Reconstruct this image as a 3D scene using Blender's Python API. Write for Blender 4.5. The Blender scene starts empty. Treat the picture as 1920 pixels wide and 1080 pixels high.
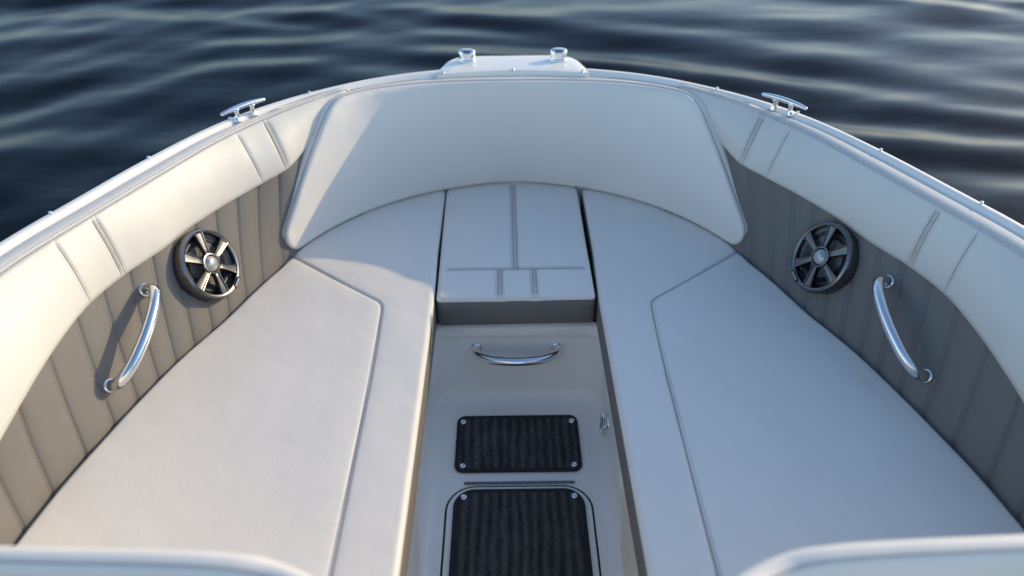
import bpy, bmesh, math, random
import numpy as np
from mathutils import Vector, Matrix
from mathutils.geometry import delaunay_2d_cdt

random.seed(4)
rng = np.random.RandomState(7)
S = bpy.context.scene
COL = S.collection
rad = math.radians

# ---------------------------------------------------------------- camera
cd = bpy.data.cameras.new("camera")
cam = bpy.data.objects.new("camera", cd)
COL.objects.link(cam)
S.camera = cam
th, rho, psi = math.atan(1000 / 1400), rad(.472), rad(.299)
fw = Vector((math.sin(psi) * math.cos(th), math.cos(psi) * math.cos(th), -math.sin(th)))
rt = fw.cross(Vector((0, 0, 1))).normalized()
up = rt.cross(fw)
r2 = math.cos(rho) * rt - math.sin(rho) * up
u2 = math.sin(rho) * rt + math.cos(rho) * up
M = Matrix((r2, u2, -fw)).transposed().to_4x4()
M.translation = Vector((-.0196, 0, 1.75))
cam.matrix_world = M
cd.sensor_width = 36
cd.lens = 36 * 1400 / 1920
cd.clip_start = .02
cd.clip_end = 5000
cd.dof.use_dof = True
cd.dof.focus_distance = 1.8
cd.dof.aperture_fstop = 1.65

# ---------------------------------------------------------------- light
SUN_EL, SUN_AZ = 21.2, 62.5            # azimuth measured from +Y towards +X
w = bpy.data.worlds.new("World")
S.world = w
w.use_nodes = True
nt = w.node_tree
nt.nodes.clear()
sky = nt.nodes.new('ShaderNodeTexSky')
sky.sky_type = 'NISHITA'
sky.sun_disc = False
sky.sun_elevation = rad(SUN_EL)
sky.sun_rotation = rad(SUN_AZ)
sky.air_density = 1.0
sky.dust_density = .8
sky.ozone_density = 2.6
bg = nt.nodes.new('ShaderNodeBackground')
bg.inputs[1].default_value = .148
wo = nt.nodes.new('ShaderNodeOutputWorld')
nt.links.new(sky.outputs[0], bg.inputs[0])
nt.links.new(bg.outputs[0], wo.inputs[0])
sl = bpy.data.lights.new("sun", 'SUN')
sl.energy = 2.0
sl.angle = rad(.5)
sl.color = (.86, .66, .38)
sun = bpy.data.objects.new("sun", sl)
COL.objects.link(sun)
sd = Vector((math.sin(rad(SUN_AZ)) * math.cos(rad(SUN_EL)), math.cos(rad(SUN_AZ)) * math.cos(rad(SUN_EL)), math.sin(rad(SUN_EL))))
sun.rotation_euler = sd.to_track_quat('Z', 'Y').to_euler()
sun.location = sd * 10
S.view_settings.view_transform = 'Standard'
S.view_settings.look = 'None'
S.view_settings.gamma = 1
S.view_settings.use_curve_mapping = False
S.view_settings.exposure = .88
S.render.engine = 'CYCLES'
S.cycles.diffuse_bounces = 8
S.cycles.max_bounces = 14


# ---------------------------------------------------------------- materials
def mat(name, col, rough=.5, metal=0, ior=1.45, coat=0, spec=.5):
    m = bpy.data.materials.new(name)
    m.use_nodes = True
    b = m.node_tree.nodes['Principled BSDF']
    b.inputs['Base Color'].default_value = (*col, 1)
    b.inputs['Roughness'].default_value = rough
    b.inputs['Metallic'].default_value = metal
    b.inputs['IOR'].default_value = ior
    b.inputs['Coat Weight'].default_value = coat
    b.inputs['Specular IOR Level'].default_value = spec
    return m, m.node_tree, b


def noise(nt, scale, detail=3, rough=.5, vec=None, dim='3D'):
    n = nt.nodes.new('ShaderNodeTexNoise')
    n.inputs['Scale'].default_value = scale
    n.inputs['Detail'].default_value = detail
    n.inputs['Roughness'].default_value = rough
    if vec is not None:
        nt.links.new(vec, n.inputs['Vector'])
    return n


def coords(nt, scale=(1, 1, 1)):
    t = nt.nodes.new('ShaderNodeTexCoord')
    mp = nt.nodes.new('ShaderNodeMapping')
    mp.inputs['Scale'].default_value = scale
    nt.links.new(t.outputs['Object'], mp.inputs['Vector'])
    return mp.outputs[0]


def ramp(nt, fac, stops):
    r = nt.nodes.new('ShaderNodeValToRGB')
    e = r.color_ramp.elements
    while len(e) < len(stops):
        e.new(.5)
    for k, (p, c) in enumerate(stops):
        e[k].position = p
        e[k].color = (*c, 1)
    nt.links.new(fac, r.inputs[0])
    return r.outputs[0]


def bump(nt, b, h, strength, dist, prev=None):
    n = nt.nodes.new('ShaderNodeBump')
    n.inputs['Strength'].default_value = strength
    n.inputs['Distance'].default_value = dist
    nt.links.new(h, n.inputs['Height'])
    if prev is not None:
        nt.links.new(prev, n.inputs['Normal'])
    nt.links.new(n.outputs[0], b.inputs['Normal'])
    return n.outputs[0]


def vinyl(name, col, rough, grain=420, wr=.26):
    m, nt, b = mat(name, col, rough)
    v = coords(nt)
    # pebbled leather grain
    vo = nt.nodes.new('ShaderNodeTexVoronoi')
    vo.inputs['Scale'].default_value = grain
    nt.links.new(v, vo.inputs['Vector'])
    p = bump(nt, b, vo.outputs['Distance'], .45, .0006)
    # slow unevenness of foam under the cover
    n2 = noise(nt, 9, 2, .5, v)
    p = bump(nt, b, n2.outputs[0], wr, .012, p)
    n4 = noise(nt, 38, 3, .55, v)
    bump(nt, b, n4.outputs[0], wr * .22, .002, p)
    n3 = noise(nt, 5, 5, .6, v)
    c = ramp(nt, n3.outputs[0], [(.3, tuple(x * .98 for x in col)), (.7, tuple(min(1, x * 1.01) for x in col))])
    nt.links.new(c, b.inputs['Base Color'])
    rr = nt.nodes.new('ShaderNodeMapRange')
    rr.inputs['To Min'].default_value = rough - .05
    rr.inputs['To Max'].default_value = rough + .08
    nt.links.new(n2.outputs[0], rr.inputs[0])
    nt.links.new(rr.outputs[0], b.inputs['Roughness'])
    return m


M_VIN = vinyl('cream_vinyl', (.77, .725, .65), .42)
M_GREY = vinyl('grey_vinyl', (.178, .168, .152), .58, 420, .25)
M_GREY.node_tree.nodes['Principled BSDF'].inputs['Specular IOR Level'].default_value = .22
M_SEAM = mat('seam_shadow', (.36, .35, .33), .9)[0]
M_THR = mat('stitch_thread', (.50, .48, .45), .7)[0]
M_THRG = mat('grey_stitch_thread', (.075, .068, .06), .7)[0]


M_PAD = vinyl('bolster_vinyl', (.66, .635, .575), .45)


def gel(name, col, rough=.18):
    m, nt, b = mat(name, col, rough, coat=.3)
    b.inputs['Coat Weight'].default_value = .12
    v = coords(nt)
    n = noise(nt, 3, 5, .6, v)
    c = ramp(nt, n.outputs[0], [(.3, tuple(x * .95 for x in col)), (.7, tuple(min(1, x * 1.02) for x in col))])
    nt.links.new(c, b.inputs['Base Color'])
    n2 = noise(nt, 14, 2, .5, v)
    bump(nt, b, n2.outputs[0], .08, .004)
    return m


M_GEL = gel('gelcoat', (.86, .82, .74), .3)
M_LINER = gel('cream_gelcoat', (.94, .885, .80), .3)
M_SUNWALL = gel('sunlit_wall_gelcoat', (.90, .76, .56), .35)  # warm tan puts the look of a sunlit wall into the colour
M_HULLD = gel('hull_side_gelcoat', (.70, .70, .69))


def metal(name, col, rough):
    m, nt, b = mat(name, col, rough, 1)
    v = coords(nt)
    n = noise(nt, 25, 4, .6, v)
    rr = nt.nodes.new('ShaderNodeMapRange')
    rr.inputs['To Min'].default_value = rough * .6
    rr.inputs['To Max'].default_value = rough * 1.6
    nt.links.new(n.outputs[0], rr.inputs[0])
    nt.links.new(rr.outputs[0], b.inputs['Roughness'])
    return m


M_CHR = metal('polished_stainless', (.82, .82, .82), .07)
M_GUN = metal('gunmetal_plating', (.19, .19, .195), .24)
M_BLK = mat('black_plastic', (.012, .012, .013), .35)[0]
M_CONE = mat('speaker_cone', (.02, .02, .022), .4)[0]
M_RUB = mat('black_rubber', (.03, .03, .03), .7)[0]
mm, nt_, b_ = mat('pearl_cap', (.35, .40, .37), .2, .3)
nz = noise(nt_, 60, 2, .5, coords(nt_))
cc = ramp(nt_, nz.outputs[0], [(.35, (.20, .34, .30)), (.5, (.45, .43, .40)), (.65, (.52, .46, .44))])
nt_.links.new(cc, b_.inputs['Base Color'])
b_.inputs['Coat Weight'].default_value = .8
M_PEARL = mm
M_WHT = mat('white_print', (.8, .8, .8), .5)[0]


def carpet():
    m, nt, b = mat('marine_carpet', (.03, .028, .028), .95, spec=.15)
    v = coords(nt)
    n1 = noise(nt, 420, 2, .7, v)                     # loops
    n2 = noise(nt, 45, 4, .65, coords(nt, (1, .35, 1)))   # worn streaks running fore and aft
    wv = nt.nodes.new('ShaderNodeTexWave')
    wv.bands_direction = 'X'
    wv.inputs['Scale'].default_value = 13
    wv.inputs['Distortion'].default_value = 3.0
    wv.inputs['Detail'].default_value = 2
    nt.links.new(coords(nt, (1, .4, 1)), wv.inputs['Vector'])
    def math_(op, x, y):
        q = nt.nodes.new('ShaderNodeMath')
        q.operation = op
        for k_, u_ in enumerate((x, y)):
            if isinstance(u_, (int, float)):
                q.inputs[k_].default_value = u_
            else:
                nt.links.new(u_, q.inputs[k_])
        return q.outputs[0]
    band = math_('ADD', math_('MULTIPLY', wv.outputs[0], .45), math_('MULTIPLY', n2.outputs[0], .9))
    st = ramp(nt, n1.outputs[0], [(.42, (0, 0, 0)), (.70, (1, 1, 1))])
    f = math_('MULTIPLY', math_('SUBTRACT', band, .25), st)
    c = ramp(nt, f, [(.0, (.026, .024, .023)), (.55, (.25, .24, .23))])
    nt.links.new(c, b.inputs['Base Color'])
    bump(nt, b, n1.outputs[0], 1, .004)
    return m


M_CARP = carpet()
M_BIND = mat('carpet_binding', (.012, .012, .014), .6)[0]


# ---------------------------------------------------------------- helpers
def link(name, me, m, parent=None, smooth=True):
    o = bpy.data.objects.new(name, me)
    COL.objects.link(o)
    if m is not None and not me.materials:
        me.materials.append(m)
    if smooth:
        me.polygons.foreach_set('use_smooth', [True] * len(me.polygons))
    if parent is not None:
        o.parent = parent
        o.matrix_parent_inverse = parent.matrix_world.inverted()
    return o


def mesh(name, vs, fs, m, parent=None, smooth=True):
    me = bpy.data.meshes.new(name)
    me.from_pydata([tuple(map(float, v)) for v in vs], [], [tuple(f) for f in fs])
    me.update()
    return link(name, me, m, parent, smooth)


def frombm(name, bm, m, parent=None, smooth=True, sharp=None):
    me = bpy.data.meshes.new(name)
    bm.normal_update()
    bm.to_mesh(me)
    bm.free()
    o = link(name, me, m, parent, smooth)
    if sharp:
        me.set_sharp_from_angle(angle=rad(sharp))
    return o


def thing(name, label, cat, loc, group=None):
    o = bpy.data.objects.new(name, None)
    COL.objects.link(o)
    o.location = loc
    o.matrix_world = Matrix.Translation(Vector(loc))
    o['label'] = label
    o['category'] = cat
    if group:
        o['group'] = group
    return o


def grid(name, P, m, parent=None, closed_u=False, flip=False):
    """P[i][j] -> points; regular quad sheet"""
    P = np.asarray(P, float)
    nu, nv = P.shape[:2]
    vs = P.reshape(-1, 3)
    fs = []
    for i in range(nu if closed_u else nu - 1):
        for j in range(nv - 1):
            a, b = i * nv + j, ((i + 1) % nu) * nv + j
            q = (a, b, b + 1, a + 1)
            fs.append(q[::-1] if flip else q)
    return mesh(name, vs, fs, m, parent)


def frames(pts, closed=False):
    n = len(pts)
    T = []
    for i in range(n):
        a = pts[i - 1] if (i or closed) else pts[0]
        b = pts[(i + 1) % n] if (i < n - 1 or closed) else pts[-1]
        T.append((b - a).normalized())
    N = [T[0].orthogonal().normalized()]
    for i in range(1, n):
        v = N[-1] - T[i] * N[-1].dot(T[i])
        N.append(v.normalized())
    return T, N


def tube(bm, pts, r, seg=12, closed=False, cap=True):
    pts = [Vector(p) for p in pts]
    rs = r if isinstance(r, (list, tuple)) else [r] * len(pts)
    T, N = frames(pts, closed)
    rings = []
    for p, t, n, rr in zip(pts, T, N, rs):
        b = t.cross(n)
        rings.append([bm.verts.new(p + (n * math.cos(2 * math.pi * k / seg) + b * math.sin(2 * math.pi * k / seg)) * rr) for k in range(seg)])
    m = len(rings)
    for i in range(m if closed else m - 1):
        A, B = rings[i], rings[(i + 1) % m]
        for k in range(seg):
            bm.faces.new((A[k], A[(k + 1) % seg], B[(k + 1) % seg], B[k]))
    if cap and not closed:
        bm.faces.new(rings[0][::-1])
        bm.faces.new(rings[-1])


def lathe(bm, prof, M4, seg=48, a0=0, a1=2 * math.pi):
    """prof: (radius, height) pairs, spun about local z then placed by M4"""
    full = abs(a1 - a0 - 2 * math.pi) < 1e-6
    n = seg if full else seg + 1
    rows = []
    for k in range(n):
        a = a0 + (a1 - a0) * k / seg
        rows.append([bm.verts.new(M4 @ Vector((r * math.cos(a), r * math.sin(a), h))) for r, h in prof])
    for k in range(n if full else n - 1):
        A, B = rows[k], rows[(k + 1) % n]
        for j in range(len(prof) - 1):
            if prof[j][0] < 1e-7 and prof[j + 1][0] < 1e-7:
                continue
            if prof[j][0] < 1e-7:
                bm.faces.new((A[j], B[j + 1], A[j + 1]))
            elif prof[j + 1][0] < 1e-7:
                bm.faces.new((A[j], B[j], A[j + 1]))
            else:
                bm.faces.new((A[j], B[j], B[j + 1], A[j + 1]))
    bmesh.ops.remove_doubles(bm, verts=bm.verts, dist=1e-6)


def spline(ctrl, n, closed=False):
    P = [Vector(p) for p in ctrl]
    out = []
    m = len(P)
    segs = m if closed else m - 1
    for i in range(segs):
        p0 = P[i - 1] if (i or closed) else P[0] * 2 - P[1]
        p1, p2 = P[i], P[(i + 1) % m]
        p3 = P[(i + 2) % m] if (i + 2 < m or closed) else P[-1] * 2 - P[-2]
        for k in range(n):
            t = k / n
            out.append(.5 * ((2 * p1) + (p2 - p0) * t + (2 * p0 - 5 * p1 + 4 * p2 - p3) * t * t + (3 * p1 - p0 - 3 * p2 + p3) * t ** 3))
    if not closed:
        out.append(P[-1])
    return out


def smooth_table(tab):
    """smooth interpolation through (x, y...) rows"""
    tab = np.array(sorted(tab), float)
    xs = tab[:, 0]

    def f(x):
        x = float(min(max(x, xs[0]), xs[-1]))
        i = int(min(max(np.searchsorted(xs, x) - 1, 0), len(xs) - 2))
        h = xs[i + 1] - xs[i]
        t = (x - xs[i]) / h

        def slope(k):
            if k == 0:
                return (tab[1, 1:] - tab[0, 1:]) / (xs[1] - xs[0])
            if k == len(xs) - 1 and xs[-1] == 90:
                return tab[0, 1:] * 0
            if k == len(xs) - 1:
                return (tab[-1, 1:] - tab[-2, 1:]) / (xs[-1] - xs[-2])
            return (tab[k + 1, 1:] - tab[k - 1, 1:]) / (xs[k + 1] - xs[k - 1])
        a, b, m0, m1 = tab[i, 1:], tab[i + 1, 1:], slope(i) * h, slope(i + 1) * h
        return (2 * t ** 3 - 3 * t * t + 1) * a + (t ** 3 - 2 * t * t + t) * m0 + (-2 * t ** 3 + 3 * t * t) * b + (t ** 3 - t * t) * m1
    return f


# rails of the boat: angle about (0, .5) -> radius, height.  90 = dead ahead
outer_t = smooth_table([(-38, 1.46, .95), (-20, 1.245, .95), (0, 1.155, .95), (15, 1.165, .95), (25, 1.21, .95), (37, 1.308, .95), (45, 1.378, .95),
                        (52.5, 1.472, .95), (60.5, 1.59, .95), (65, 1.648, .95), (70, 1.702, .95), (76, 1.755, .95), (82.6, 1.786, .95), (90, 1.797, .95)])
seam_t = smooth_table([(-38, 1.36, .95), (-20, 1.15, .95), (0, 1.065, .95), (15, 1.075, .95), (25, 1.125, .95), (35, 1.208, .95), (45, 1.289, .95),
                       (52.9, 1.385, .95), (60, 1.503, .95), (64.6, 1.578, .95), (68, 1.628, .952), (72.8, 1.688, .955), (76, 1.708, .955), (80, 1.719, .955), (90, 1.716, .955)])
pad_t = smooth_table([(-38, 1.22, .66), (-20, 1.06, .66), (0, .985, .66), (15, 1.00, .68), (24, 1.045, .728), (30, 1.082, .768), (36, 1.15, .789), (40.5, 1.206, .80), (45.3, 1.257, .803),
                      (50, 1.300, .805), (54, 1.36, .807), (59, 1.430, .809), (62.6, 1.478, .813), (65.7, 1.515, .825), (68, 1.575, .845), (70.1, 1.625, .870), (72.6, 1.675, .905), (74, 1.69, .92)])
seat_t = smooth_table([(-38, 1.17, .6), (-20, 1.02, .6), (0, .95, .6), (12, .955, .6), (21.5, .986, .6), (30.7, 1.033, .6), (35.1, 1.061, .6), (40.7, 1.106, .6), (45, 1.148, .6),
                       (52.1, 1.222, .6), (54.9, 1.262, .6), (59, 1.335, .6), (63.6, 1.420, .6), (70.4, 1.537, .6), (76.5, 1.616, .6), (82.4, 1.666, .6), (90, 1.699, .6)])


def pol(ph, r, z, side=1):
    a = rad(ph)
    return Vector((side * r * math.cos(a), .5 + r * math.sin(a), z))


def full(rail, ph):
    """ph in -38..218 ; mirrored"""
    q = ph if ph <= 90 else 180 - ph
    r, z = rail(q)
    a = rad(ph)
    return Vector((r * math.cos(a), .5 + r * math.sin(a), z))


# ---------------------------------------------------------------- water
def build_water():
    def axis(lo, hi, step, far, n):
        c = list(np.arange(lo, hi, step))
        g = [(far) * ((k / n) ** 3) for k in range(1, n + 1)]
        s = step
        up_, dn = [], []
        x = hi
        while x < far:
            s *= 1.09
            x += s
            up_.append(x)
        x = lo
        s = step
        while x > -far:
            s *= 1.09
            x -= s
            dn.append(x)
        return np.array(dn[::-1] + c + up_)
    X = axis(-9, 10, .05, 1500, 0)
    Y = axis(1.0, 12, .045, 1500, 0)
    XX, YY = np.meshgrid(X, Y, indexing='ij')
    stx = np.gradient(X)[:, None] * np.ones_like(YY)
    sty = np.gradient(Y)[None, :] * np.ones_like(XX)
    Z = np.zeros_like(XX)
    # domain warp
    wx = .35 * np.sin(XX * .55 + YY * .31 + 1.3) + .22 * np.sin(XX * 1.1 - YY * .8 + .4)
    wy = .30 * np.sin(XX * .43 - YY * .37 + 2.1) + .20 * np.sin(XX * .9 + YY * 1.2)
    A, B = XX + wx, YY + wy + .034 * (XX - .3) ** 2 / (1 + (XX / 9) ** 2)
    r = np.random.RandomState(11)
    for k in range(34):
        lam = .42 * (2.0 / .42) ** r.rand()
        ang = r.normal(0, .36) - .03
        kk = 2 * math.pi / lam
        kx, ky = kk * math.sin(ang), kk * math.cos(ang)
        amp = .0033 * lam ** 1.0 * (.72 if lam > 1.2 else 1.1)
        fade = np.clip(lam / (np.maximum(stx, sty) * 5) - .6, 0, 1)
        Z += amp * fade * np.sin(kx * A + ky * B + r.rand() * 6.28)
    P = np.stack([XX, YY, Z], -1)
    m, nt, b = mat('water', (.0012, .003, .005), .19, ior=1.16, spec=.5)
    v = coords(nt, (.45, 1, 1))
    n = noise(nt, 3.0, 2, .45, v)
    bump(nt, b, n.outputs[0], .25, .05)
    o = grid('water', P, m)
    o['kind'] = 'structure'
    return o


build_water()

# ---------------------------------------------------------------- boat
boat = thing('boat', 'white fibreglass bowrider boat whose open bow is shown, floating on dark water', 'boat', (0, .5, 0))

PH = np.concatenate([np.linspace(-38, 60, 70), np.linspace(61, 119, 80), np.linspace(120, 218, 70)])


def hull():
    # gunwale cap: from beneath the pads, over the lip, down the topsides to the water
    P = []
    for ph in PH:
        o = full(outer_t, ph)
        s = full(seam_t, ph)
        d = Vector((o.x, o.y - .5, 0)).normalized()
        row = []
        s0 = s + Vector((0, 0, -.035))
        wdt = (o - s).length
        f = max(0, 1 - abs(ph - 90) / 28) ** .5   # the cap lies open ahead of the backrest
        inn = s + d * .022
        row.append(Vector((inn.x, inn.y, .90)))
        row.append(Vector((inn.x, inn.y, .944)))
        row.append(Vector((inn.x, inn.y, .949)) + d * .004)
        e = o - d * .034
        row.append(Vector((e.x, e.y, .949)))
        row.append(Vector((e.x, e.y, .950)) + d * .002)
        row.append(Vector((e.x, e.y, .9585)) + d * .006)
        row.append(Vector((e.x, e.y, .962)) + d * .011)
        row.append(Vector((e.x, e.y, .962)) + d * .024)
        row.append(Vector((e.x, e.y, .958)) + d * .030)
        row.append(Vector((e.x, e.y, .950)) + d * .034)
        row.append(Vector((e.x, e.y, .925)) + d * .037)
        row.append(Vector((e.x, e.y, .895)) + d * .030)
        row.append(Vector((e.x, e.y, .885)) + d * .012)
        row.append(Vector((e.x, e.y, .70)) - d * .03)
        row.append(Vector((e.x, e.y, .40)) - d * .10)
        row.append(Vector((e.x, e.y, .10)) - d * .22)
        row.append(Vector((e.x, e.y, -.12)) - d * .36)
        P.append(row)
    grid('hull', P, M_GEL, boat, flip=True)
    # black rub strip
    bm = bmesh.new()
    tube(bm, [full(outer_t, ph) + Vector((0, 0, -.044)) for ph in PH], .011, 8)
    frombm('rub_rail', bm, M_RUB, boat)


hull()


def bow_platform():
    # moulded platform standing out ahead of the stem
    out = [(-.232, 2.262), (-.222, 2.30), (-.208, 2.345), (-.185, 2.378), (-.150, 2.392), (-.05, 2.397), (.05, 2.397), (.150, 2.392), (.185, 2.378), (.208, 2.345), (.222, 2.30), (.232, 2.262)]
    out = [(v.x, v.y) for v in spline([(a, b, 0) for a, b in out], 5)]
    back = [(.232 - .464 * k / 24, 0) for k in range(0, 25)]
    back = [(x, full(outer_t, 90 - math.degrees(math.asin(x / 1.79))).y - .054) for x, _ in back]
    loop = out + back
    n = len(loop)
    c = Vector((0, 2.3))
    V, F = [], []
    prof = [(.012, .92), (.001, .935), (0, .945), (.0015, .9545), (.005, .960), (.011, .9622)]
    for ins, z in prof:
        for j, (x, y) in enumerate(loop):
            d = Vector((x, y)) - c
            q = c + d * (1 - (ins if j < len(out) else 0) / max(d.length, .05))
            V.append((q.x, q.y, z))
    for r in range(len(prof) - 1):
        for k in range(n):
            a, b = r * n + k, r * n + (k + 1) % n
            F.append((a, a + n, b + n, b))
    # crowned top
    base = (len(prof) - 1) * n
    last = base
    for s, z in ((.85, .9632), (.6, .9642), (.3, .9647)):
        st = len(V)
        for k in range(n):
            x, y, _ = V[base + k]
            V.append((x * s, c.y + (y - c.y) * s, z))
        for k in range(n):
            a, b = last + k, last + (k + 1) % n
            F.append((a, st + k, st + (k + 1) % n, b))
        last = st
    F.append([last + k for k in range(n)][::-1])
    o = mesh('bow_platform', V, F, M_GEL, boat)
    bm = bmesh.new()
    bm.from_mesh(o.data)
    bmesh.ops.recalc_face_normals(bm, faces=bm.faces)
    bm.to_mesh(o.data)
    bm.free()


bow_platform()


# --- side panels, pads
def warp_cols(lo, hi, marks, near=(0, .0035, .0075, .013), step=.6, deg=50):
    """column positions (degrees) with extra ones close to marks; offsets are metres / ~1.2 m"""
    xs = list(np.arange(lo, hi, step)) + [hi]
    for m_ in marks:
        for d in near:
            for s in (-1, 1):
                xs.append(m_ + s * d * deg)
    xs = sorted(x for x in xs if lo <= x <= hi)
    out = [xs[0]]
    for x in xs[1:]:
        if x - out[-1] > .05:
            out.append(x)
    return out


def side_panel(side):
    tops = [16.5, 20.5, 24.9, 29.6, 34.9, 39.4, 43.1, 46.4, 49.2, 52.0, 54.7, 57.3, 59.9, 62.4, 64.8]
    offs = 3.9
    cols = warp_cols(-30, 73, tops, near=(0, .0022, .0045, .008, .0125), step=.5)
    P = []
    NV = 22
    for c in cols:
        row = []
        for j in range(NV + 1):
            v = j / NV                       # 0 bottom .. 1 top
            ph = c - offs * (1 - v) * min(1, (73 - c) / 10 if c > 63 else 1)
            rs, _ = seat_t(ph)
            rp, zp = pad_t(min(ph, 73))
            z0, z1 = .52, zp + .03
            z = z0 + (z1 - z0) * v
            t = (z - .6) / (zp - .6)
            r = rs + .012 + (rp - rs) * t + .004 * math.sin(math.pi * min(max(t, 0), 1))
            g = 0
            dm = 99.
            for k, tm in enumerate(tops):
                dd = abs(c - tm) / 50.
                dm = min(dm, dd)
                g += -.0026 * math.exp(-(dd / .0026) ** 2) - .0014 * math.exp(-(dd / .007) ** 2)
            r -= g * -1 * -1 if False else 0
            r = r - g                      # groove goes outboard
            r -= .0042 * (1 - math.exp(-(dm / .017) ** 2))
            row.append(pol(ph, r, z, side))
        P.append(row)
    panel = grid('side_panel', P, M_GREY, boat, flip=(side < 0))
    # stitching: two rows of thread along every pleat seam
    bm = bmesh.new()
    for tm in tops:
        for dd in (-.0060, .0060):
            c = tm + dd * 50
            if c > 66 or c < 14:
                continue
            z = .57
            while z < .84:
                pts = []
                for zz in (z, z + .0038):
                    v = (zz - .52) / (.84 - .52)
                    ph = c - offs * (1 - v) * min(1, (73 - c) / 10 if c > 63 else 1)
                    rs, _ = seat_t(ph)
                    rp, zp = pad_t(min(ph, 73))
                    v = (zz - .52) / (zp + .03 - .52)
                    ph = c - offs * (1 - v) * min(1, (73 - c) / 10 if c > 63 else 1)
                    rs, _ = seat_t(ph)
                    rp, zp = pad_t(min(ph, 73))
                    t = (zz - .6) / (zp - .6)
                    r = rs + .012 + (rp - rs) * t + .004 * math.sin(math.pi * min(max(t, 0), 1)) + .0010
                    pts.append(pol(ph, r, zz, side))
                tube(bm, pts, .0010, 4)
                z += .0066
    frombm('stitching', bm, M_THRG, panel)


SEAMS_PAD = [(64.68, 65.75), (64.3, 65.3)], [(61.35, 62.6)], [(44.9, 45.45), (44.1, 44.65)], [(40.4, 40.85)]


def pad_point(c, v, side, lift=0.):
    """c: column angle, v: 0 lower edge .. 1 top seam; returns point on the bolster face"""
    # seams slant a little: bottom angle is c + k(c)
    k = np.interp(c, [-38, 30, 40.4, 45, 61.4, 64.6, 70, 73.5], [.2, .3, .45, .55, 1.25, 1.05, .4, 0])
    ph = c + k * (1 - v)
    rs, zs = seam_t(ph)
    rp, zp = pad_t(min(ph, 73.8))
    z = zp + (zs - zp) * v
    # section: bulging bolster, rolls over at the top
    h = zs - zp
    bul = .020 * (math.sin(math.pi * v ** .85)) ** .8 * min(1, h / .1)
    roll = 1 - (1 - v) ** 1.5
    r = rp + (rs - rp) * (.45 * v + .55 * v ** 2.0) - bul * .45
    z = z + bul * .55
    a = rad(ph)
    nrm = Vector((-math.cos(a) * .8, -math.sin(a) * .8, .6)) * (1 if side > 0 else 1)
    p = Vector((r * math.cos(a), .5 + r * math.sin(a), z)) + nrm * lift
    p.x *= side
    return p


def coaming_pad(side):
    marks = [64.68, 64.26, 61.35, 44.9, 44.45, 40.4, 21, 20.55, 17]
    lo, hi = -34, 73.6
    cols = warp_cols(lo, hi, marks, near=(0, .0018, .004, .008, .014), step=.8)
    P = []
    for c in cols:
        g = 0
        for m_ in marks:
            dd = abs(c - m_) / 50.
            g -= .0026 * math.exp(-(dd / .0022) ** 2) + .0010 * math.exp(-(dd / .008) ** 2)
        # forward end closes like a rounded nose
        e = max(0., (hi - c) / 50.)
        R = .018
        endl = -(R - math.sqrt(max(0, R * R - (R - e) ** 2))) if e < R else 0
        row = []
        # tucked underside
        p0 = pad_point(c, 0, side)
        a = rad(c)
        rad_v = Vector((side * math.cos(a), math.sin(a), 0))
        row.append(p0 + rad_v * .035 + Vector((0, 0, .02)))
        row.append(p0 + rad_v * .020 + Vector((0, 0, .002)))
        row.append(p0 + rad_v * .008 + Vector((0, 0, -.004)))
        NV = 18
        for j in range(NV + 1):
            v = j / NV
            row.append(pad_point(c, v, side, g * min(1, 4 * v + .3, 8 * (1 - v) + 0) + endl))
        # lengthwise seam groove, then the flat top strip
        sm = pad_point(c, 1, side)
        wd = min(.050, (outer_t(c)[0] - seam_t(c)[0]) - .036)
        for d, h in ((.0015, -.0025), (.004, -.0005), (.009, .003), (.020, .0055), (wd * .75, .005), (wd - .004, .003), (wd, -.002), (wd + .001, -.02)):
            row.append(sm + rad_v * d + Vector((0, 0, h + endl * .6)))
        P.append(row)
    pad = grid('coaming_pad', P, M_PAD, boat, flip=(side < 0))
    # dark creases in the cross seams
    for m_ in marks:
        bm = bmesh.new()
        pts = [pad_point(m_, v, side, -.0022) for v in np.linspace(.02, .97, 26)]
        tube(bm, pts, .0009, 5)
        frombm('seam', bm, M_SEAM, pad)
    # stitching along the top seam and beside the cross seams
    bm = bmesh.new()
    s = 20.
    while s < 73:
        r0, z0 = seam_t(s)
        for d in (-.0045, .0075):
            q = [pol(s + k, seam_t(s + k)[0] + d, z0 + (.0012 if d < 0 else .0030), side) for k in (0, .17)]
            tube(bm, q, .0008, 4)
        s += .31
    frombm('stitching', bm, M_THR, pad)
    bm = bmesh.new()
    bm.free()
    for m_ in marks:
        bm = bmesh.new()
        for dd in (-.0055, .0055):
            v = .05
            while v < .93:
                tube(bm, [pad_point(m_ + dd * 50, v, side, -.0008), pad_point(m_ + dd * 50, v + .022, side, -.0008)], .0006, 4)
                v += .036
        frombm('stitching', bm, M_THR, pad)


for sd_ in (-1, 1):
    side_panel(sd_)
    coaming_pad(sd_)


# ---------------------------------------------------------------- cushions from an outline
def resample(loop, step):
    L = [Vector((a, b)) for a, b in loop]
    out = []
    for i in range(len(L)):
        a, b = L[i], L[(i + 1) % len(L)]
        n = max(1, int(round((b - a).length / step)))
        for k in range(n):
            out.append(a.lerp(b, k / n))
    return out


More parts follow.
